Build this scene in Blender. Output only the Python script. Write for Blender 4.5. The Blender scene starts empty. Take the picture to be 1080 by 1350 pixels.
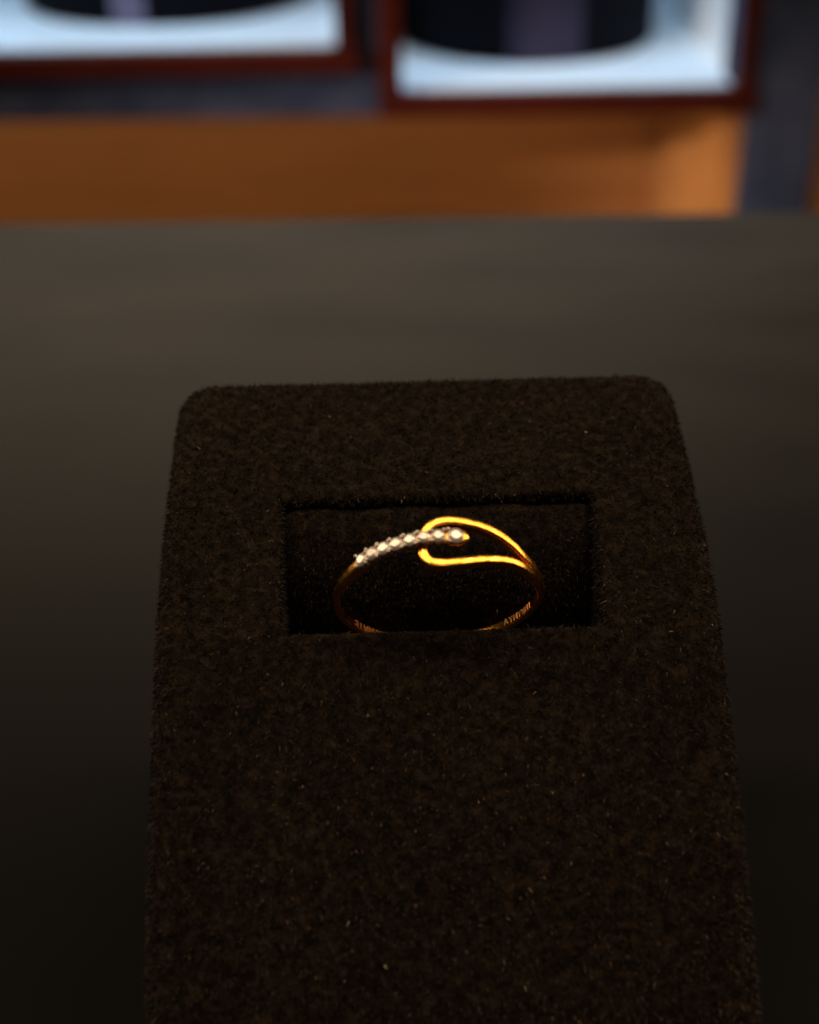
import bpy, bmesh, math, random
import numpy as np
from mathutils import Vector, Matrix, Euler

# ------------------------------------------------------------------ camera, world, lamps, exposure
MM = 0.001
scene = bpy.context.scene
col = scene.collection
random.seed(7)
rng = np.random.default_rng(11)
R = math.radians

cam_data = bpy.data.cameras.new("camera")
cam = bpy.data.objects.new("camera", cam_data)
col.objects.link(cam)
cam_data.sensor_fit = 'VERTICAL'
cam_data.sensor_height = 36.0
cam_data.lens = 48.0
cam_data.clip_start = 0.005
cam_data.clip_end = 20.0
cam.matrix_world = (Matrix.Translation((0, 0, 115 * MM)) @ Matrix.Rotation(R(90 - 32), 4, 'X')
                    @ Matrix.Rotation(R(-0.9), 4, 'Z'))
cam_data.dof.use_dof = True
cam_data.dof.focus_distance = 125 * MM
cam_data.dof.aperture_fstop = 18.0
scene.camera = cam

world = bpy.data.worlds.new("World")
scene.world = world
world.use_nodes = True
bg = world.node_tree.nodes["Background"]
bg.inputs[0].default_value = (1.0, 0.72, 0.46, 1)
bg.inputs[1].default_value = 0.012

def lamp(name, kind, loc, target, power, colour, size=0.1, spot=None, blend=0.5, shape='DISK'):
    d = bpy.data.lights.new(name, kind)
    d.energy = power
    d.color = colour
    if kind == 'AREA':
        d.shape = shape
        d.size = size if not isinstance(size, tuple) else size[0]
        if isinstance(size, tuple):
            d.size_y = size[1]
    else:
        d.shadow_soft_size = size
    if kind == 'SPOT':
        d.spot_size = R(spot)
        d.spot_blend = blend
    o = bpy.data.objects.new(name, d)
    col.objects.link(o)
    o.location = loc
    o.rotation_euler = (Vector(target) - Vector(loc)).to_track_quat('-Z', 'Y').to_euler()
    return o

# lamps: a downlight pool on the back of the counter, added highlight lamps
# over the ring, and a far track spot turned to the wall cabinets
lamp("counter_downlight", 'SPOT', (-0.10, 0.50, 0.90), (-0.04, 0.42, 0.0), 205.0, (1.0, 0.80, 0.49), 0.05, spot=36, blend=1.0)
# unseen arc of small warm lamps, added over the ring for the gold's highlights
for dx, dy, dz, p in ((0.0, 0.03, 1.0, 1.0), (0.22, 0.04, 0.97, 0.7), (0.44, 0.06, 0.89, 0.9), (0.62, 0.11, 0.77, 0.65), (0.77, 0.20, 0.605, 1.0), (0.85, 0.31, 0.41, 0.55), (0.89, 0.41, 0.22, 0.7),
                      (-0.26, 0.04, 0.96, 0.9), (-0.50, 0.07, 0.86, 0.9), (-0.72, 0.16, 0.68, 0.8), (-0.86, 0.33, 0.38, 0.7), (-0.88, 0.42, 0.20, 0.7), (-0.85, 0.52, 0.07, 0.6), (0.06, -0.36, 0.93, 0.30)):
    lamp("highlight_lamp", 'AREA', (dx * 0.95, 0.10 + dy * 0.95, 0.044 + dz * 0.95), (0.0, 0.10, 0.044), p * 0.95, (1.0, 0.74, 0.46), 0.20)
lamp("track_spot", 'SPOT', (-2.9, -1.6, 0.83), (0.20, 1.02, -0.285), 900.0, (1.0, 0.82, 0.66), 0.10, spot=5.2, blend=0.8)
lamp("bay_fill", 'AREA', (-0.32, 0.955, -0.143), (-0.32, 1.20, -0.48), 1.0, (1.0, 0.76, 0.48), (1.0, 0.02), shape='RECTANGLE')  # unseen fill light added under the soffit to brighten the recess

scene.view_settings.view_transform = 'Standard'
scene.view_settings.look = 'None'
scene.view_settings.exposure = 0.0
scene.view_settings.gamma = 1.0
scene.view_settings.use_curve_mapping = False
scene.cycles.max_bounces = 10
scene.cycles.use_denoising = True
scene.cycles.sample_clamp_indirect = 6.0

# ------------------------------------------------------------------ helpers
def tag(o, label=None, cat=None, group=None, kind=None):
    if label: o["label"] = label
    if cat: o["category"] = cat
    if group: o["group"] = group
    if kind: o["kind"] = kind
    return o

def empty(name, loc=(0, 0, 0), rz=0.0):
    o = bpy.data.objects.new(name, None)
    o.empty_display_size = 0.01
    col.objects.link(o)
    o.location = loc
    o.rotation_euler = (0, 0, rz)
    return o

def link_mesh(name, me, mat, parent=None, smooth=True):
    if mat: me.materials.append(mat)
    if smooth:
        me.polygons.foreach_set("use_smooth", np.ones(len(me.polygons), bool))
    o = bpy.data.objects.new(name, me)
    col.objects.link(o)
    if parent: o.parent = parent
    return o

def mesh_pd(name, verts, faces, mat, parent=None, smooth=True):
    me = bpy.data.meshes.new(name)
    me.from_pydata([tuple(v) for v in verts], [], faces)
    me.update()
    return link_mesh(name, me, mat, parent, smooth)

def box(name, lo, hi, mat, parent=None, bevel=0.0, seg=2):
    """axis aligned bevelled box, corners in millimetres"""
    bm = bmesh.new()
    bmesh.ops.create_cube(bm, size=1.0)
    for v in bm.verts:
        v.co = Vector([(lo[i] + hi[i]) / 2 + v.co[i] * (hi[i] - lo[i]) for i in range(3)]) * MM
    if bevel:
        bmesh.ops.bevel(bm, geom=bm.edges[:], offset=bevel * MM, segments=seg, affect='EDGES', profile=0.5)
    me = bpy.data.meshes.new(name)
    bm.to_mesh(me); bm.free()
    return link_mesh(name, me, mat, parent, smooth=False)

# ------------------------------------------------------------------ materials
def new_mat(name):
    m = bpy.data.materials.new(name)
    m.use_nodes = True
    return m, m.node_tree.nodes, m.node_tree.links, m.node_tree.nodes["Principled BSDF"]

def ramp(n, stops):
    r = n.new("ShaderNodeValToRGB")
    e = r.color_ramp.elements
    while len(e) < len(stops): e.new(0.5)
    for k, (p, c) in enumerate(stops):
        e[k].position = p
        e[k].color = (*c, 1)
    return r

def noise_mat(name, stops, scale, rough=0.6, detail=4.0, stretch=(1, 1, 1), bump=0.0, bump_dist=0.0005, spec=0.5, bump_scale=None, rough_var=0.0):
    m, n, l, p = new_mat(name)
    tc = n.new("ShaderNodeTexCoord")
    mp = n.new("ShaderNodeMapping")
    mp.inputs["Scale"].default_value = stretch
    nz = n.new("ShaderNodeTexNoise")
    nz.inputs["Scale"].default_value = scale
    nz.inputs["Detail"].default_value = detail
    l.new(tc.outputs["Object"], mp.inputs[0])
    l.new(mp.outputs[0], nz.inputs["Vector"])
    r = ramp(n, stops)
    l.new(nz.outputs["Fac"], r.inputs[0])
    l.new(r.outputs[0], p.inputs["Base Color"])
    p.inputs["Roughness"].default_value = rough
    p.inputs["Specular IOR Level"].default_value = spec
    if rough_var:
        mr = n.new("ShaderNodeMapRange")
        mr.inputs[1].default_value = 0.3; mr.inputs[2].default_value = 0.7
        mr.inputs[3].default_value = rough - rough_var; mr.inputs[4].default_value = rough + rough_var
        l.new(nz.outputs["Fac"], mr.inputs[0])
        l.new(mr.outputs[0], p.inputs["Roughness"])
    if bump:
        b = n.new("ShaderNodeBump")
        b.inputs["Strength"].default_value = bump
        b.inputs["Distance"].default_value = bump_dist
        if bump_scale:
            n2 = n.new("ShaderNodeTexNoise")
            n2.inputs["Scale"].default_value = bump_scale
            n2.inputs["Detail"].default_value = 3
            l.new(mp.outputs[0], n2.inputs["Vector"])
            l.new(n2.outputs["Fac"], b.inputs["Height"])
        else:
            l.new(nz.outputs["Fac"], b.inputs["Height"])
        l.new(b.outputs[0], p.inputs["Normal"])
    return m

M_table = noise_mat("charcoal_counter_mat", [(0.3, (0.0026, 0.0022, 0.0030)), (0.7, (0.0041, 0.0036, 0.0046))], 22, rough=0.62,
                    bump=0.06, bump_dist=0.0003, bump_scale=900, stretch=(1, 2.4, 1), rough_var=0.06, spec=0.10)
M_carcass = noise_mat("counter_carcass", [(0.3, (0.03, 0.018, 0.010)), (0.7, (0.05, 0.03, 0.018))], 12, rough=0.5)
M_wood = noise_mat("orange_wood", [(0.25, (0.30, 0.120, 0.036)), (0.55, (0.40, 0.170, 0.054)), (0.8, (0.33, 0.135, 0.042))], 9, rough=0.42, detail=8,
                   stretch=(0.6, 1, 7), bump=0.1, bump_dist=0.0004)
M_red = noise_mat("red_brown_lacquer", [(0.3, (0.040, 0.0042, 0.0022)), (0.7, (0.062, 0.0075, 0.004))], 14, rough=0.5, stretch=(1, 1, 5), spec=0.15)
M_wall = noise_mat("slate_wall_fabric", [(0.3, (0.018, 0.027, 0.060)), (0.7, (0.052, 0.063, 0.118))], 26, rough=0.85, spec=0.2, bump=0.4, bump_dist=0.001, bump_scale=300)
M_white = noise_mat("white_niche_laminate", [(0.3, (0.74, 0.78, 0.80)), (0.7, (0.80, 0.82, 0.84))], 8, rough=0.35)
M_drum = noise_mat("black_satin_cover", [(0.3, (0.003, 0.003, 0.005)), (0.7, (0.005, 0.005, 0.008))], 40, rough=0.8, spec=0.06)
M_highlight = noise_mat("lilac_grey_highlight", [(0.3, (0.13, 0.125, 0.22)), (0.7, (0.17, 0.16, 0.28))], 30, rough=0.5)  # painted highlight colour, left bust
M_highlight_dark = noise_mat("plum_grey_highlight", [(0.3, (0.024, 0.020, 0.045)), (0.7, (0.032, 0.027, 0.058))], 30, rough=0.6, spec=0.2)  # painted highlight colour, right bust
M_floor = noise_mat("brown_floor", [(0.3, (0.05, 0.035, 0.025)), (0.7, (0.08, 0.055, 0.04))], 6, rough=0.5)
M_metal = noise_mat("dark_metal", [(0.3, (0.05, 0.05, 0.05)), (0.7, (0.07, 0.07, 0.07))], 30, rough=0.35)
M_metal.node_tree.nodes["Principled BSDF"].inputs["Metallic"].default_value = 1.0

# suede base cloth of the block
def suede_mat():
    m, n, l, p = new_mat("dark_brown_suede")
    tc = n.new("ShaderNodeTexCoord")
    n1 = n.new("ShaderNodeTexNoise"); n1.inputs["Scale"].default_value = 1100; n1.inputs["Detail"].default_value = 4
    n2 = n.new("ShaderNodeTexNoise"); n2.inputs["Scale"].default_value = 90; n2.inputs["Detail"].default_value = 3
    l.new(tc.outputs["Object"], n1.inputs["Vector"]); l.new(tc.outputs["Object"], n2.inputs["Vector"])
    mx = n.new("ShaderNodeMath"); mx.operation = 'MULTIPLY_ADD'
    mx.inputs[1].default_value = 0.85
    l.new(n1.outputs["Fac"], mx.inputs[0])
    m2 = n.new("ShaderNodeMath"); m2.operation = 'MULTIPLY'; m2.inputs[1].default_value = 0.15
    l.new(n2.outputs["Fac"], m2.inputs[0]); l.new(m2.outputs[0], mx.inputs[2])
    r = ramp(n, [(0.34, (0.006, 0.0041, 0.003)), (0.52, (0.016, 0.011, 0.0078)), (0.68, (0.034, 0.0235, 0.0165))])
    l.new(mx.outputs[0], r.inputs[0]); l.new(r.outputs[0], p.inputs["Base Color"])
    b = n.new("ShaderNodeBump"); b.inputs["Strength"].default_value = 0.9; b.inputs["Distance"].default_value = 0.0004
    l.new(n1.outputs["Fac"], b.inputs["Height"]); l.new(b.outputs[0], p.inputs["Normal"])
    p.inputs["Roughness"].default_value = 0.95
    p.inputs["Specular IOR Level"].default_value = 0.1
    return m
M_suede = suede_mat()

def fibre_mat():
    m, n, l, p = new_mat("suede_nap_fibre")
    a = n.new("ShaderNodeVertexColor"); a.layer_name = "fibre_colour"
    l.new(a.outputs["Color"], p.inputs["Base Color"])
    p.inputs["Roughness"].default_value = 0.55
    p.inputs["Specular IOR Level"].default_value = 0.25
    return m
M_fibre = fibre_mat()

def gold_mat():
    m, n, l, p = new_mat("yellow_gold")
    p.inputs["Base Color"].default_value = (0.95, 0.45, 0.07, 1)
    p.inputs["Metallic"].default_value = 1.0
    tc = n.new("ShaderNodeTexCoord")
    nz = n.new("ShaderNodeTexNoise"); nz.inputs["Scale"].default_value = 1500; nz.inputs["Detail"].default_value = 3
    l.new(tc.outputs["Object"], nz.inputs["Vector"])
    mr = n.new("ShaderNodeMapRange")
    mr.inputs[1].default_value = 0.3; mr.inputs[2].default_value = 0.7
    mr.inputs[3].default_value = 0.15; mr.inputs[4].default_value = 0.27
    l.new(nz.outputs["Fac"], mr.inputs[0]); l.new(mr.outputs[0], p.inputs["Roughness"])
    b = n.new("ShaderNodeBump"); b.inputs["Strength"].default_value = 0.12; b.inputs["Distance"].default_value = 0.0001
    l.new(nz.outputs["Fac"], b.inputs["Height"]); l.new(b.outputs[0], p.inputs["Normal"])
    return m
M_gold = gold_mat()

def stone_mat():
    m, n, l, p = new_mat("brilliant_stone")
    p.inputs["Base Color"].default_value = (1.0, 0.88, 0.81, 1)
    p.inputs["Roughness"].default_value = 0.30
    p.inputs["IOR"].default_value = 2.4
    p.inputs["Transmission Weight"].default_value = 0.12
    p.inputs["Metallic"].default_value = 0.42
    return m
M_stone = stone_mat()
M_claw = noise_mat("white_gold_claw", [(0.3, (0.92, 0.80, 0.71)), (0.7, (0.98, 0.88, 0.79))], 900, rough=0.34)
M_claw.node_tree.nodes["Principled BSDF"].inputs["Metallic"].default_value = 0.75
M_mark = noise_mat("frosted_gold_mark", [(0.3, (0.62, 0.40, 0.22)), (0.7, (0.74, 0.50, 0.29))], 900, rough=0.5)
M_mark_dim = noise_mat("dull_gold_mark", [(0.3, (0.22, 0.085, 0.02)), (0.7, (0.30, 0.12, 0.03))], 900, rough=0.5)
M_mark.node_tree.nodes["Principled BSDF"].inputs["Metallic"].default_value = 0.85

# ------------------------------------------------------------------ setting: floor, wall, recess
FLOOR = -900
fl = box("floor", (-1800, -1500, FLOOR - 40), (1800, 2000, FLOOR), M_floor); tag(fl, kind="structure")

# wall above the recess, with two openings for the display niches (x0,x1,z0,z1)
open_l = (-330, -42.5, -95.8, 190)
open_r = (-0.6, 215.6, -124.8, 190)
WALL_BOTTOM, WALL_TOP = -141.0, 420
wall = empty("wall"); tag(wall, kind="structure")
Y0, Y1 = 905, 935
def wpart(x0, x1, z0, z1): return box("wall_panel", (x0, Y0, z0), (x1, Y1, z1), M_wall, wall)
wpart(-1000, open_l[0], WALL_BOTTOM, WALL_TOP)
wpart(open_l[0], open_l[1], WALL_BOTTOM, open_l[2])
wpart(open_l[0], open_l[1], open_l[3], WALL_TOP)
wpart(open_l[1], open_r[0], WALL_BOTTOM, WALL_TOP)
wpart(open_r[0], open_r[1], WALL_BOTTOM, open_r[2])
wpart(open_r[0], open_r[1], open_r[3], WALL_TOP)
wpart(open_r[1], 225.8, WALL_BOTTOM, WALL_TOP)
box("pillar", (226, 900, FLOOR), (276, 908, WALL_TOP), M_wall, wall, bevel=1.5)
wpart(276, 1000, WALL_TOP - 300, WALL_TOP)

# counter with the charcoal top
counter = empty("counter", (0, 0, FLOOR * MM))
tag(counter, "long dark counter with a smooth charcoal top under the ring block", "counter")
def cbox(name, lo, hi, mat, **k):
    o = box(name, (lo[0], lo[1], lo[2] - FLOOR), (hi[0], hi[1], hi[2] - FLOOR), mat, counter, **k); return o
cbox("counter_top", (-700, -420, -22), (700, 320, 0), M_table, bevel=2.0, seg=3)
cbox("carcass", (-680, -400, FLOOR + 60), (680, 296, -22.2), M_carcass)
cbox("plinth", (-660, -370, FLOOR), (660, 270, FLOOR + 59.8), M_metal)

# wooden cabinet recess under the wall
cab = empty("wooden_cabinet", (-0.3, 1.24, FLOOR * MM))
tag(cab, "orange brown wooden cabinet with a deep open bay below the lit niches", "cabinet")
def kbox(name, lo, hi, mat, parent=cab, **k):
    o = box(name, tuple(lo[i] - (-300, 1240, FLOOR)[i] for i in range(3)), tuple(hi[i] - (-300, 1240, FLOOR)[i] for i in range(3)), mat, parent, **k); return o
kbox("back_panel", (-960, 1240, FLOOR + 80), (226, 1258, -140.3), M_wood)
kbox("side_panel", (226.3, 908.4, FLOOR + 80), (244, 1258, -140.3), M_wood, bevel=0.8)
kbox("side_panel", (-978, 940, FLOOR + 80), (-960.3, 1258, -140.3), M_wood, bevel=0.8)
kbox("base_board", (-978, 940, FLOOR), (244, 1258, FLOOR + 79.7), M_wood, bevel=1)
kbox("soffit", (-978, 937, -140), (244, 1258, -131), M_wood, bevel=0.8)
pan = box("wood_panel", (277, 912, FLOOR), (700, 930, WALL_TOP - 300.3), M_wood, bevel=1.0)
tag(pan, "bright orange wood panel edge beyond the dark pillar", "panel")

# lit display niches
def niche(o, depth, label, z_lamp, power):
    x0, x1, z0, z1 = o
    cx = (x0 + x1) / 2
    root = empty("display_niche", (cx * MM, 0.9, z0 * MM))
    tag(root, label, "niche")
    def nb(name, lo, hi, mat, **k):
        return box(name, (lo[0] - cx, lo[1] - 900, lo[2] - z0), (hi[0] - cx, hi[1] - 900, hi[2] - z0), mat, root, **k)
    f = 15.0
    nb("frame_rail", (x0 - f, 893, z0 - f), (x1 + f, 904.7, z0), M_red, bevel=1.2)
    nb("frame_rail", (x0 - f, 893, z1), (x1 + f, 904.7, z1 + f), M_red, bevel=1.2)
    nb("frame_stile", (x0 - f, 893, z0 + .2), (x0, 904.7, z1 - .2), M_red, bevel=1.2)
    nb("frame_stile", (x1, 893, z0 + .2), (x1 + 11, 904.7, z1 - .2), M_red, bevel=1.2)
    t = 4
    yb = 936
    nb("niche_floor", (x0 - 1, yb, z0 - t), (x1 + 1, 900 + depth, z0 - 0.3), M_white)
    nb("sill_strip", (x0 + .4, 905, z0 + 0.1), (x1 - .4, yb - .3, z0 + 0.9), M_white)
    nb("niche_ceiling", (x0 - 1, yb, z1 + 0.3), (x1 + 1, 900 + depth, z1 + t), M_white)
    nb("niche_side", (x0 - t, yb, z0 - .2), (x0 - 0.3, 900 + depth, z1), M_white)
    nb("niche_side", (x1 + 0.3, yb, z0 - .2), (x1 + t, 900 + depth, z1), M_white)
    nb("niche_back", (x0 - t, 900 + depth + .2, z0 - t), (x1 + t, 900 + depth + t, z1 + t), M_white)
    la = lamp("niche_lamp", 'AREA', (cx * MM, 0.965, (z1 - 4) * MM), (cx * MM, 1.03, z0 * MM), power, (0.42, 0.70, 1.0), ((x1 - x0) * MM * 0.8, 0.02), shape='RECTANGLE')
    return root
niche(open_l, 300, "lit white niche in a red brown frame with a grey wall strip under it", 0, 1.0)
niche(open_r, 300, "lit white niche in a red brown frame beside the dark pillar", 0, 1.0)

def drum(cx, cy, zb, rad, h, label, band_w, band_off, band_mat):
    root = empty("display_bust", (cx * MM, cy * MM, zb * MM))
    tag(root, label, "display bust", "black display busts in the lit niches")
    prof = [(0, 0), (rad - 2, 0), (rad, 2), (rad, h * 0.42), (rad * 0.97, h * 0.52), (rad * 0.8, h * 0.66), (rad * 0.55, h * 0.76), (rad * 0.46, h * 0.84), (rad * 0.45, h * 0.97), (rad * 0.42, h), (0, h)]
    N = 72
    vs, fs = [], []
    for r_, z_ in prof:
        for k in range(N):
            a = 2 * math.pi * k / N
            vs.append((r_ * math.cos(a) * MM, r_ * math.sin(a) * MM, z_ * MM))
    for j in range(len(prof) - 1):
        for k in range(N):
            fs.append((j * N + k, j * N + (k + 1) % N, (j + 1) * N + (k + 1) % N, (j + 1) * N + k))
    o = mesh_pd("bust_body", vs, fs, M_drum, root)
    # coloured strip up the front, painted in place of a highlight
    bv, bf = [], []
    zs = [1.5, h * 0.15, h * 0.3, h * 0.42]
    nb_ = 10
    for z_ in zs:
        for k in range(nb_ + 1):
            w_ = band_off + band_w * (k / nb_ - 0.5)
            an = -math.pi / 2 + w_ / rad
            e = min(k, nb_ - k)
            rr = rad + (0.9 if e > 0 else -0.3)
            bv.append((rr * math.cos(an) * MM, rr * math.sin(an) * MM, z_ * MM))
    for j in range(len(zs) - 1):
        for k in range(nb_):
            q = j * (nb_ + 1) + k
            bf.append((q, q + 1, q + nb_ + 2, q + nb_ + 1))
    mesh_pd("highlight_strip", bv, bf, band_mat, root)
    ring_v, ring_f = [], []
    n2 = 8
    for k in range(N):
        a = 2 * math.pi * k / N
        for q in range(n2):
            b = 2 * math.pi * q / n2
            rr = rad * 0.462 + 1.2 * math.cos(b)
            ring_v.append((rr * math.cos(a) * MM, rr * math.sin(a) * MM, (h * 0.9 + 1.2 * math.sin(b)) * MM))
    for k in range(N):
        for q in range(n2):
            ring_f.append((k * n2 + q, ((k + 1) % N) * n2 + q, ((k + 1) % N) * n2 + (q + 1) % n2, k * n2 + (q + 1) % n2))
    mesh_pd("neck_trim", ring_v, ring_f, M_metal, root)
    return root
drum(93, 1061, open_r[2] - 0.3, 94, 260, "black satin display bust in the niche beside the dark pillar", 56, 6, M_highlight_dark)
drum(-172, 1074, open_l[2] - 0.3, 106, 240, "black satin display bust in the niche with the grey strip below", 24, -14, M_highlight)

# ------------------------------------------------------------------ the suede ring block
BX, BY, BYAW = 2.42, 100.0, 1.17
block = empty("ring_display_block", (BX * MM, BY * MM, 0), R(BYAW))
tag(block, "dark brown suede ring block with curved sloping face and a rectangular slot", "ring stand")

ctrl = [(125.8, 51.7), (120.5, 50.9), (115.0, 49.5), (105.5, 46.6), (100.8, 44.35), (95.8, 41.5), (92.5, 39.2), (83.8, 32.2), (78.1, 27.1), (72.6, 21.7), (67.0, 15.4), (62.0, 8.8), (58.4, 2.6)]
def catmull(P, n=24):
    P = [np.array(p, float) for p in P]
    P = [2 * P[0] - P[1]] + P + [2 * P[-1] - P[-2]]
    out = []
    for i in range(1, len(P) - 2):
        for k in range(n):
            t = k / n
            a, b, c, d = P[i - 1], P[i], P[i + 1], P[i + 2]
            out.append(0.5 * (2 * b + (c - a) * t + (2 * a - 5 * b + 4 * c - d) * t * t + (-a + 3 * b - 3 * c + d) * t ** 3))
    out.append(P[-2])
    return np.array(out)
prof = catmull(ctrl)
# smooth the profile a little
for _ in range(40):
    prof[1:-1] = 0.25 * prof[:-2] + 0.5 * prof[1:-1] + 0.25 * prof[2:]
seg_len = np.hypot(*np.diff(prof, axis=0).T)
S_acc = np.concatenate([[0], np.cumsum(seg_len)])
S_TOT = S_acc[-1]
def P_at(s):
    return np.array([np.interp(s, S_acc, prof[:, 0]) - BY, np.interp(s, S_acc, prof[:, 1])])
def T_at(s):
    d = P_at(min(s + .4, S_TOT)) - P_at(max(s - .4, 0))
    return d / np.linalg.norm(d)          # downslope
def s_of_y(y):
    return float(np.interp(-y, -prof[:, 0], S_acc))
def frame_at(x, s):
    p = P_at(s); t = T_at(s)
    P = np.array([x, p[0], p[1]])
    T = np.array([0, t[0], t[1]])          # downslope
    N = np.array([0, t[1], -t[0]])         # outward
    if N[2] < 0: N = -N
    return P, T, N
HW, ER = 25.2, 2.0                          # half width, edge radius
S_SLOT0, S_SLOT1 = s_of_y(110.6), s_of_y(96.35)
SLOT_HW = 15.35
SLOT_X = 0.40

def rect_loop(x0, x1, s0, s1, rc, nx, ns, na):
    """closed loop of (x, s, outward x, outward s), counts fixed per side"""
    out = []
    def side(a, b, n, o):
        for k in range(n):
            t = (k + 0.0) / n
            out.append((a[0] + (b[0] - a[0]) * t, a[1] + (b[1] - a[1]) * t, o[0], o[1]))
    def arc(c, a0, a1, n):
        for k in range(n):
            a = a0 + (a1 - a0) * k / n
            out.append((c[0] + rc * math.cos(a), c[1] + rc * math.sin(a), math.cos(a), math.sin(a)))
    h = math.pi / 2
    side((x0 + rc, s0), (x1 - rc, s0), nx, (0, -1)); arc((x1 - rc, s0 + rc), -h, 0, na)
    side((x1, s0 + rc), (x1, s1 - rc), ns, (1, 0)); arc((x1 - rc, s1 - rc), 0, h, na)
    side((x1 - rc, s1), (x0 + rc, s1), nx, (0, 1)); arc((x0 + rc, s1 - rc), h, 2 * h, na)
    side((x0, s1 - rc), (x0, s0 + rc), ns, (-1, 0)); arc((x0 + rc, s0 + rc), 2 * h, 3 * h, na)
    return out
NX, NS, NA = 36, 44, 6
inner = rect_loop(SLOT_X - SLOT_HW, SLOT_X + SLOT_HW, S_SLOT0, S_SLOT1, 0.5, NX, NS, NA)
outer = rect_loop(-HW + ER, HW - ER, 0.0, S_TOT, 1.6, NX, NS, NA)
LN = len(inner)
loops = []
# from the table up the sides, over the rounded edge, across the face, over the lip, down the slot
def wobble(p):
    return 0.10 * math.sin(p[0] * .9 + 1.7 * math.sin(p[1] * .31)) * math.sin(p[1] * .63 + p[0] * .21 + 1)
edge = []
for k in range(7):
    a = math.pi / 2 * (1 - k / 6)
    lp = []
    for (x, s, ox, os) in outer:
        P, T, N = frame_at(x, s)
        O = np.array([ox, 0, 0]) + os * T
        lp.append(P + ER * math.sin(a) * O - ER * (1 - math.cos(a)) * N)
    edge.append(lp)
base = [np.array([p[0], p[1], 0.0]) for p in edge[0]]
loops.append(base)
for t in (0.02, 0.25, 0.5, 0.75, 0.92):
    loops.append([b + (e - b) * t for b, e in zip(base, edge[0])])
loops += edge
KF = 22
for k in range(1, KF + 1):
    t = k / KF
    lp = []
    for a_, b_ in zip(outer, inner):
        x = a_[0] + (b_[0] - a_[0]) * t; s = a_[1] + (b_[1] - a_[1]) * t
        P, T, N = frame_at(x, s)
        lp.append(P + N * wobble(P) * min(1, 4 * t * (1 - t)))
    loops.append(lp)
LIP, DEPTH = 0.75, 10.6
for k in range(1, 6):
    a = math.pi / 2 * k / 5
    lp = []
    for (x, s, ox, os) in inner:
        P, T, N = frame_at(x, s)
        O = -(np.array([ox, 0, 0]) + os * T)
        lp.append(P + LIP * math.sin(a) * O - LIP * (1 - math.cos(a)) * N)
    loops.append(lp)
Pm, Tm, Nm = frame_at(0, (S_SLOT0 + S_SLOT1) / 2)
lipl = loops[-1]
floor_l = []
for p in lipl:
    d = (p - Pm) @ Nm
    floor_l.append(p - Nm * (DEPTH + d))
for t in (0.12, 0.3, 0.55, 0.8, 1.0):
    loops.append([a + (b - a) * t for a, b in zip(lipl, floor_l)])
cen = sum(floor_l) / LN
for t in (0.4, 0.8):
    loops.append([p + (cen - p) * t for p in floor_l])
V = np.array([p for lp in loops for p in lp])
Fc = []
for j in range(len(loops) - 1):
    for k in range(LN):
        k2 = (k + 1) % LN
        Fc.append((j * LN + k, j * LN + k2, (j + 1) * LN + k2, (j + 1) * LN + k))
Fc.append(tuple((len(loops) - 1) * LN + k for k in range(LN)))
Fc.append(tuple(k for k in reversed(range(LN))))
body = mesh_pd("body", V * MM, Fc, M_suede, block)

# soft pad inside the slot: a rounded ramp that falls away towards the ring
pad_s0, pad_s1 = S_SLOT0 + LIP + 0.05, S_SLOT0 + 10.6
pv, pf = [], []
nxp, nsp = 40, 26
Ps0, _, _ = frame_at(0, S_SLOT0)
for i in range(nsp + 1):
    t = i / nsp
    u = (pad_s1 - pad_s0) * (1 - (1 - t) ** 1.25)
    dep = 1.7 + (DEPTH - 1.9) * (t ** 2.1)
    for k in range(nxp + 1):
        x = SLOT_X - SLOT_HW + LIP + .06 + (2 * SLOT_HW - 2 * LIP - .12) * k / nxp
        e = min(k, nxp - k) / nxp
        dd = dep + 0.55 * max(0, 1 - e / 0.05) ** 2 + 0.14 * math.sin(x * .7 + t * 3) + 0.5 * max(0, 1 - t / 0.08) ** 2
        P, T, N = frame_at(x, pad_s0)
        base_p = np.array([x, Pm[1], Pm[2]]) - Tm * ((S_SLOT0 + S_SLOT1) / 2 - pad_s0 - u)
        pv.append(base_p - Nm * dd)
for i in range(nsp):
    for k in range(nxp):
        a = i * (nxp + 1) + k
        pf.append((a, a + nxp + 1, a + nxp + 2, a + 1))
# close the pad's body down to the slot floor
nb0 = len(pv)
rim = [k for k in range(nxp + 1)] + [i * (nxp + 1) + nxp for i in range(1, nsp + 1)] + [nsp * (nxp + 1) + k for k in range(nxp - 1, -1, -1)] + [i * (nxp + 1) for i in range(nsp - 1, 0, -1)]
for r_ in rim:
    p = pv[r_]; d = (Pm - p) @ Nm
    pv.append(p - Nm * max(0.02, DEPTH - 0.03 - d))
for q in range(len(rim)):
    q2 = (q + 1) % len(rim)
    pf.append((rim[q], rim[q2], nb0 + q2, nb0 + q))
pf.append(tuple(nb0 + q for q in range(len(rim))))
pad = mesh_pd("slot_pad", np.array(pv) * MM, pf, M_suede, block)
bm = bmesh.new(); bm.from_mesh(pad.data); bmesh.ops.recalc_face_normals(bm, faces=bm.faces[:]); bm.to_mesh(pad.data); bm.free()
bm = bmesh.new(); bm.from_mesh(body.data); bmesh.ops.recalc_face_normals(bm, faces=bm.faces[:]); bm.to_mesh(body.data); bm.free()

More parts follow.
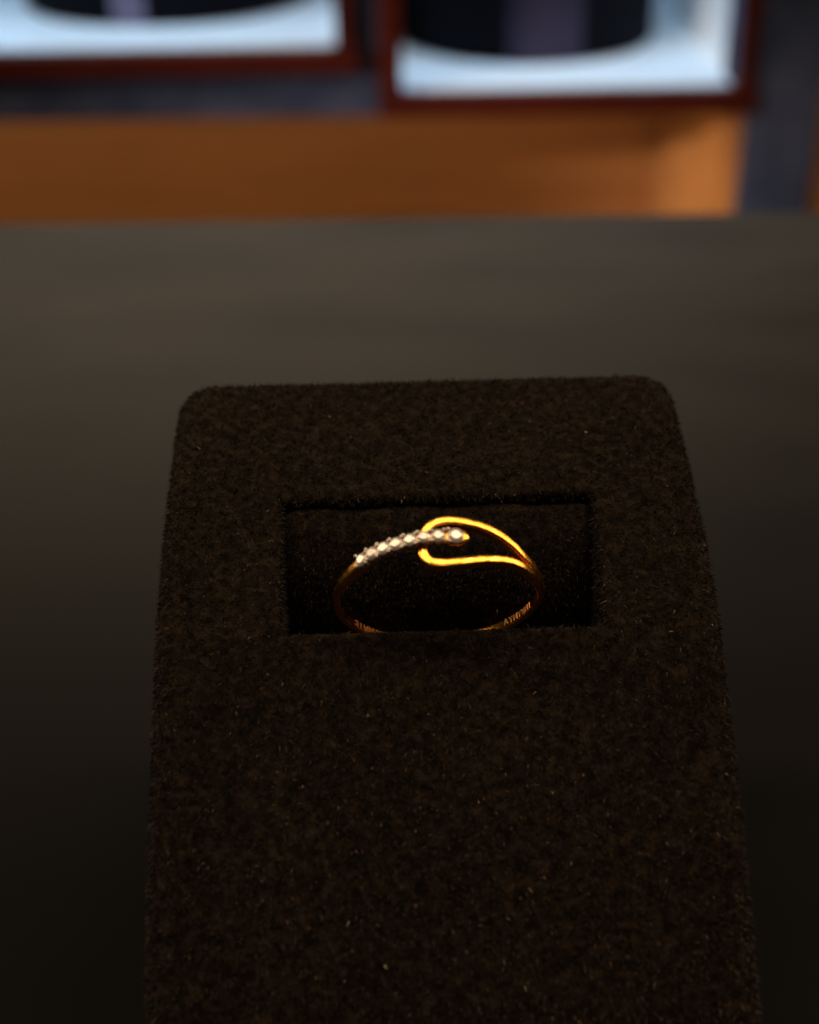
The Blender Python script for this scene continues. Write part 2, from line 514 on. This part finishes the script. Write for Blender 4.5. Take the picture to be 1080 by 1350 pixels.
# nap: short fibres standing on the suede
def nap(ob, count, name, skip_low=None, pile=1.0):
    me = ob.data
    me.calc_loop_triangles()
    n = len(me.loop_triangles)
    tri = np.empty(n * 3, np.int32); me.loop_triangles.foreach_get("vertices", tri); tri = tri.reshape(-1, 3)
    vco = np.empty(len(me.vertices) * 3, np.float32); me.vertices.foreach_get("co", vco); vco = vco.reshape(-1, 3) / MM
    A, B, C = vco[tri[:, 0]], vco[tri[:, 1]], vco[tri[:, 2]]
    cr = np.cross(B - A, C - A)
    ar = np.linalg.norm(cr, axis=1) / 2
    nr = cr / np.maximum(2 * ar[:, None], 1e-9)
    w = ar.copy()
    cz = (A + B + C)[:, 2] / 3
    cy = (A + B + C)[:, 1] / 3
    w[nr[:, 2] < -0.4] = 0
    if skip_low is not None:
        w[cz < skip_low] = 0
        w[nr[:, 1] > 0.7] *= 0.25
    w /= w.sum()
    idx = rng.choice(n, count, p=w)
    r1 = np.sqrt(rng.random(count)); r2 = rng.random(count)
    P = (1 - r1)[:, None] * A[idx] + (r1 * (1 - r2))[:, None] * B[idx] + (r1 * r2)[:, None] * C[idx]
    Nn = nr[idx]
    rd = rng.normal(size=(count, 3))
    # clumps: the lean direction varies slowly over the cloth
    ph = P @ rng.normal(size=(3, 3)) * 1.6
    sw = np.stack([np.sin(ph[:, 0] + 1.3 * np.sin(ph[:, 1])), np.cos(ph[:, 1] + 1.1 * np.sin(ph[:, 2])), np.sin(ph[:, 2])], 1)
    D = Nn * 0.70 + 0.36 * rd + 0.15 * sw + np.array([0, -0.50, -0.45])
    D -= Nn * np.minimum(0, (D * Nn).sum(1) - 0.12)[:, None]
    D /= np.linalg.norm(D, axis=1)[:, None]
    L = rng.uniform(0.25, 0.52, count) * pile
    wd = rng.uniform(0.022, 0.042, count)
    tuft = rng.random(count)
    wd = np.where(tuft < 0.06, rng.uniform(0.06, 0.10, count), wd)
    wd = np.where(tuft > 0.90, rng.uniform(0.06, 0.10, count), wd)
    lint = rng.random(count) < 0.0004
    L[lint] *= 1.7
    sd = np.cross(D, rng.normal(size=(count, 3))); sd /= np.maximum(np.linalg.norm(sd, axis=1)[:, None], 1e-9)
    bend = rng.normal(size=(count, 3)) * 0.12
    p0 = P - Nn * 0.04 - sd * wd[:, None]
    p1 = P - Nn * 0.04 + sd * wd[:, None]
    tip = P + D * L[:, None] + bend
    vv = np.empty((count, 3, 3), np.float32)
    vv[:, 0], vv[:, 1], vv[:, 2] = p0, p1, tip
    vv *= MM
    m2 = bpy.data.meshes.new(name)
    m2.vertices.add(count * 3); m2.vertices.foreach_set("co", vv.ravel())
    m2.loops.add(count * 3); m2.loops.foreach_set("vertex_index", np.arange(count * 3, dtype=np.int32))
    m2.polygons.add(count); m2.polygons.foreach_set("loop_start", np.arange(count, dtype=np.int32) * 3)
    m2.update(calc_edges=True)
    clump = np.zeros(count)
    for _ in range(9):
        k = rng.normal(size=3) * np.array([1.0, 0.38, 0.38]); k *= rng.uniform(7.0, 15.0) / np.linalg.norm(k)
        clump += np.sin(P @ k + rng.uniform(0, 6.28) + 1.5 * np.sin(P @ rng.normal(size=3) * 1.1))
    v = np.exp(rng.normal(0, 0.8, count) + 0.26 * clump) * 0.0145
    v = np.where(tuft < 0.06, v * (1.7 if pile == 1.0 else 1.1), np.where(tuft > 0.90, v * 0.25, v))
    c = np.stack([v * 1.0, v * rng.uniform(0.58, 0.70, count), v * rng.uniform(0.40, 0.54, count), np.ones(count)], 1)
    c[lint, :3] = np.array([0.30, 0.26, 0.21]) * rng.uniform(0.5, 1.4, (lint.sum(), 1))
    att = m2.color_attributes.new("fibre_colour", 'FLOAT_COLOR', 'CORNER')
    att.data.foreach_set("color", np.repeat(c, 3, axis=0).astype(np.float32).ravel())
    o = link_mesh(name, m2, M_fibre, block, smooth=False)
    o["kind"] = "stuff"
    return o
nap(body, 420000, "suede_nap", skip_low=1.0)
nap(pad, 60000, "suede_nap", pile=0.6)

# ------------------------------------------------------------------ the gold ring
ring = empty("gold_ring")
tag(ring, "yellow gold ring with a row of small stones threaded through an open loop", "ring")
yw = R(-1.5)
sl = R(27.5)
ax = Vector((0, -math.cos(sl), -math.sin(sl)))
up = Vector((0, -math.sin(sl), math.cos(sl)))
xx = Vector((1, 0, 0))
xr = xx * math.cos(yw) + ax * math.sin(yw)
ar_ = ax * math.cos(yw) - xx * math.sin(yw)
# local x = sideways, local y = -axis, local z = up through the head
mat = Matrix((xr, -ar_, up)).transposed().to_4x4()
ring.matrix_world = Matrix.Translation(Vector((2.49, 100.93, 43.47)) * MM) @ mat

def rp(phi, a, r):
    p = R(phi)
    return np.array([r * math.sin(p), -a, r * math.cos(p)])

def smooth_path(P, n=14):
    return catmull(P, n)

def sweep(name, path, m=M_gold, power=3.2, nsec=20, parent=ring, cap=True):
    """path rows: phi, a, r_centre, half width, half radial height; rounded-rectangle section"""
    pts = np.array([rp(q[0], q[1], q[2]) for q in path])
    tan = np.gradient(pts, axis=0)
    vs, fs = [], []
    for i, q in enumerate(path):
        t = tan[i] / np.linalg.norm(tan[i])
        rad = np.array([math.sin(R(q[0])), 0, math.cos(R(q[0]))])
        rad = rad - t * (rad @ t); rad /= np.linalg.norm(rad)
        side = np.cross(t, rad)
        for k in range(nsec):
            b = 2 * math.pi * k / nsec
            cx_, sx_ = math.cos(b), math.sin(b)
            u = math.copysign(abs(cx_) ** (2 / power), cx_) * q[3]
            v = math.copysign(abs(sx_) ** (2 / power), sx_) * q[4]
            vs.append(pts[i] + side * u + rad * v)
    n = len(path)
    for i in range(n - 1):
        for k in range(nsec):
            k2 = (k + 1) % nsec
            fs.append((i * nsec + k, i * nsec + k2, (i + 1) * nsec + k2, (i + 1) * nsec + k))
    if cap:
        fs.append(tuple(reversed(range(nsec)))); fs.append(tuple((n - 1) * nsec + k for k in range(nsec)))
    return mesh_pd(name, np.array(vs) * MM, fs, m, parent)

# shank, from under the right of the loop, round the bottom, to the left shoulder
shank = smooth_path([
    (52, 1.10, 9.26, 0.26, 0.28), (58, 1.12, 9.28, 0.48, 0.38), (64, 1.15, 9.28, 0.60, 0.42), (74, 1.05, 9.22, 0.54, 0.38), (90, 0.75, 9.18, 0.48, 0.34), (110, 0.45, 9.16, 0.48, 0.32),
    (140, 0.55, 9.16, 0.50, 0.30), (180, 0.62, 9.16, 0.50, 0.30), (220, 0.75, 9.16, 0.48, 0.30), (250, 0.85, 9.16, 0.44, 0.31),
    (275, 0.90, 9.20, 0.42, 0.34), (295, 0.90, 9.30, 0.44, 0.40), (306, 0.85, 9.42, 0.50, 0.46), (314, 0.78, 9.62, 0.55, 0.46), (320, 0.80, 9.84, 0.58, 0.45)], 10)
sweep("shank", shank, power=4.5, nsec=28)

# open loop: upper arm, hairpin end, lower arm
loop = smooth_path([
    (70, 1.05, 9.30, 0.30, 0.40), (64, 0.95, 9.40, 0.36, 0.44), (58, 0.72, 9.44, 0.43, 0.46), (51, 0.36, 9.44, 0.43, 0.46), (44, -0.15, 9.44, 0.43, 0.46), (37, -0.66, 9.44, 0.43, 0.46), (29, -1.14, 9.44, 0.44, 0.46), (20, -1.48, 9.44, 0.44, 0.46),
    (11, -1.66, 9.44, 0.45, 0.46), (4, -1.70, 9.44, 0.45, 0.46), (-1.5, -1.50, 9.44, 0.45, 0.46), (-5.6, -1.02, 9.44, 0.45, 0.46), (-7.8, -0.35, 9.44, 0.45, 0.46), (-8.7, 0.40, 9.44, 0.45, 0.46), (-8.7, 1.12, 9.44, 0.47, 0.46),
    (-7.2, 1.82, 9.44, 0.48, 0.46), (-3.4, 2.30, 9.44, 0.45, 0.46), (5, 2.38, 9.44, 0.44, 0.46), (14, 2.12, 9.44, 0.43, 0.46), (24, 1.74, 9.44, 0.43, 0.46), (34, 1.44, 9.44, 0.42, 0.46), (43, 1.32, 9.44, 0.41, 0.46), (52, 1.38, 9.44, 0.40, 0.45), (60, 1.42, 9.38, 0.30, 0.42), (67, 1.40, 9.30, 0.24, 0.36)], 9)
sweep("split_loop", loop, power=5.0, nsec=32)

# stone rail carried over the loop
st_phi = [-39.4, -33.2, -26.9, -20.5, -13.9, -7.3, -0.7, 7.3]
st_a = [0.92, 0.70, 0.56, 0.45, 0.32, 0.20, 0.20, 0.22]
def a_of(phi): return float(np.interp(phi, [-47] + st_phi + [13], [0.80] + st_a + [0.26]))
rail = []
for phi in np.arange(-43, 13.61, 0.6):
    low = np.interp(phi, [-43, -30, -14, -9, 12], [9.25, 9.45, 9.75, 9.84, 9.95])
    top = np.interp(phi, [-43, -38, -30, 2.5, 4.0, 11.5, 13.0, 13.6], [10.10, 10.25, 10.32, 10.34, 10.54, 10.58, 10.52, 10.42])
    w = 0.46 if phi < 2 else 0.46 + 0.36 * min(1, (phi - 2) / 2.5)
    if phi > 8.2: w *= math.sqrt(max(0.01, 1 - ((phi - 8.2) / 5.45) ** 2))
    if phi < -39: w *= 0.9
    rail.append((phi, a_of(phi), (low + top) / 2, w, (top - low) / 2))
sweep("stone_rail", rail, power=3.5, nsec=18)

def brilliant(dia):
    """round brilliant: table, crown mains, girdle and pavilion, flat facets; origin at the girdle"""
    r = dia / 2
    vs, fs = [], []
    n = 8
    def ringv(rad, z, off): return [(rad * math.cos(2 * math.pi * (k + off) / n), rad * math.sin(2 * math.pi * (k + off) / n), z) for k in range(n)]
    tb = ringv(r * .56, r * .34, 0); cm = ringv(r * .80, r * .20, .5); gt = [(r * math.cos(2 * math.pi * k / 16), r * math.sin(2 * math.pi * k / 16), r * .03) for k in range(16)]
    gb = [(x, y, -r * .03) for x, y, z in gt]
    vs = tb + cm + gt + gb + [(0, 0, -r * .62)]
    T, Cm, G, Gb, A = 0, 8, 16, 32, 48
    fs.append(tuple(range(8)))
    for k in range(8):
        k2 = (k + 1) % 8
        fs.append((T + k, Cm + k, T + k2))                                  # star
        fs.append((T + k2, Cm + k, G + (2 * k + 2) % 16, Cm + k2))          # kite
        fs.append((Cm + k, G + (2 * k) % 16, G + (2 * k + 1) % 16))
        fs.append((Cm + k, G + (2 * k + 1) % 16, G + (2 * k + 2) % 16))
    for k in range(16):
        k2 = (k + 1) % 16
        fs.append((G + k, Gb + k, Gb + k2, G + k2)); fs.append((Gb + k, A, Gb + k2))
    return np.array(vs), fs

def ball(c, r, nu=8, nv=5):
    vs = [c + np.array([0, 0, r])]
    for j in range(1, nv):
        t = math.pi * j / nv
        for k in range(nu):
            p = 2 * math.pi * k / nu
            vs.append(c + r * np.array([math.sin(t) * math.cos(p), math.sin(t) * math.sin(p), math.cos(t)]))
    vs.append(c + np.array([0, 0, -r]))
    fs = [(0, 1 + k, 1 + (k + 1) % nu) for k in range(nu)]
    for j in range(nv - 2):
        for k in range(nu):
            a = 1 + j * nu + k; b = 1 + j * nu + (k + 1) % nu
            fs.append((a, a + nu, b + nu, b))
    L = len(vs) - 1
    fs += [(L, 1 + (nv - 2) * nu + (k + 1) % nu, 1 + (nv - 2) * nu + k) for k in range(nu)]
    return vs, fs

for i, (ph, a) in enumerate(zip(st_phi, st_a)):
    dia = (1.24, 1.26, 1.26, 1.24, 1.20, 1.16, 1.20, 1.42)[i]
    vs, fs = brilliant(dia)
    rad = np.array([math.sin(R(ph)), 0, math.cos(R(ph))]); tg = np.array([math.cos(R(ph)), 0, -math.sin(R(ph))]); sd = np.array([0, 1, 0])
    rot = random.uniform(0, 6.28); tilt = np.array([random.gauss(0, .03), random.gauss(0, .03)])
    c, s_ = math.cos(rot), math.sin(rot)
    X = vs[:, 0] * c - vs[:, 1] * s_; Yv = vs[:, 0] * s_ + vs[:, 1] * c; Z = vs[:, 2] + X * tilt[0] + Yv * tilt[1]
    org = rp(ph, a, 10.52)
    W = org + X[:, None] * tg + Yv[:, None] * sd + Z[:, None] * rad
    st = mesh_pd("stone", W * MM, fs, M_stone, ring, smooth=False)
    # four claw beads holding the stone
    cv, cf = [], []
    for sx in (-1, 1):
        for sy in (-1, 1):
            if i == 7 and sx == 1: continue      # the end stone is closed by the rail's rounded tip
            cpos = org + tg * sx * dia * .43 + sd * sy * dia * .40 + rad * 0.10
            b_v, b_f = ball(cpos, 0.17)
            o0 = len(cv); cv += b_v; cf += [tuple(o0 + q for q in f) for f in b_f]
            # claw stem down to the rail
            b0 = len(cv)
            for zz in (0.0, -0.42):
                for k in range(6):
                    an = 2 * math.pi * k / 6
                    cv.append(cpos + tg * 0.12 * math.cos(an) + sd * 0.12 * math.sin(an) + rad * zz)
            cf += [(b0 + k, b0 + (k + 1) % 6, b0 + 6 + (k + 1) % 6, b0 + 6 + k) for k in range(6)]
    # pierced cup under the stone
    b0 = len(cv)
    for rr_, zz in ((0.47, -0.02), (0.50, -0.10), (0.44, -0.45), (0.34, -0.80)):
        for k in range(16):
            an = 2 * math.pi * k / 16
            cv.append(org + tg * dia * rr_ * math.cos(an) + sd * dia * rr_ * math.sin(an) + rad * zz)
    cf += [(b0 + j * 16 + k, b0 + j * 16 + (k + 1) % 16, b0 + j * 16 + 16 + (k + 1) % 16, b0 + j * 16 + 16 + k) for j in range(3) for k in range(16)]
    mesh_pd("claw_setting", np.array(cv) * MM, cf, M_claw, st)

# stamped hallmarks on the inside of the shank (strokes in a small stencil, 3 wide x 5 high)
GL = {"A": [(0, 0, .5, 1), (.5, 1, 1, 0), (.2, .4, .8, .4)], "Y": [(0, 1, .5, .5), (1, 1, .5, .5), (.5, .5, .5, 0)], "I": [(.5, 0, .5, 1)],
      "W": [(0, 1, .25, 0), (.25, 0, .5, .7), (.5, .7, .75, 0), (.75, 0, 1, 1)], "M": [(0, 0, .05, 1), (.05, 1, .5, .3), (.5, .3, .95, 1), (.95, 1, 1, 0)],
      "0": [(0, 0, 0, 1), (0, 1, 1, 1), (1, 1, 1, 0), (1, 0, 0, 0)], "B": [(0, 0, 0, 1), (0, 1, .9, .9), (.9, .9, .1, .5), (.1, .5, 1, .2), (1, .2, 0, 0)]}
def hallmark(text, phi0, dphi, a_mid, h, r, wphi, mat=M_mark):
    vs, fs = [], []
    for i, ch in enumerate(text):
        for (u0, v0, u1, v1) in GL[ch]:
            d = np.array([u1 - u0, v1 - v0]); L = np.linalg.norm(d); nrm = np.array([-d[1], d[0]]) / L * 0.11
            q = [np.array([u0, v0]) + nrm, np.array([u1, v1]) + nrm, np.array([u1, v1]) - nrm, np.array([u0, v0]) - nrm]
            o0 = len(vs)
            for rr in (r - 0.05, r + 0.03):
                for p in q:
                    vs.append(rp(phi0 + dphi * i + wphi * p[0] * (1 if dphi > 0 else -1), a_mid - (p[1] - .5) * h, rr))
            fs += [(o0, o0 + 1, o0 + 2, o0 + 3), (o0 + 7, o0 + 6, o0 + 5, o0 + 4)]
            fs += [(o0 + k, o0 + 4 + k, o0 + 4 + (k + 1) % 4, o0 + (k + 1) % 4) for k in range(4)]
    return mesh_pd("hallmark", np.array(vs) * MM, fs, mat, ring, smooth=False)
hallmark("AYMYWMI", 135, -4.2, 0.42, 0.58, 8.86, 3.0)
hallmark("AMWIB", 219, 4.6, 0.72, 0.58, 8.86, 3.2, M_mark_dim)
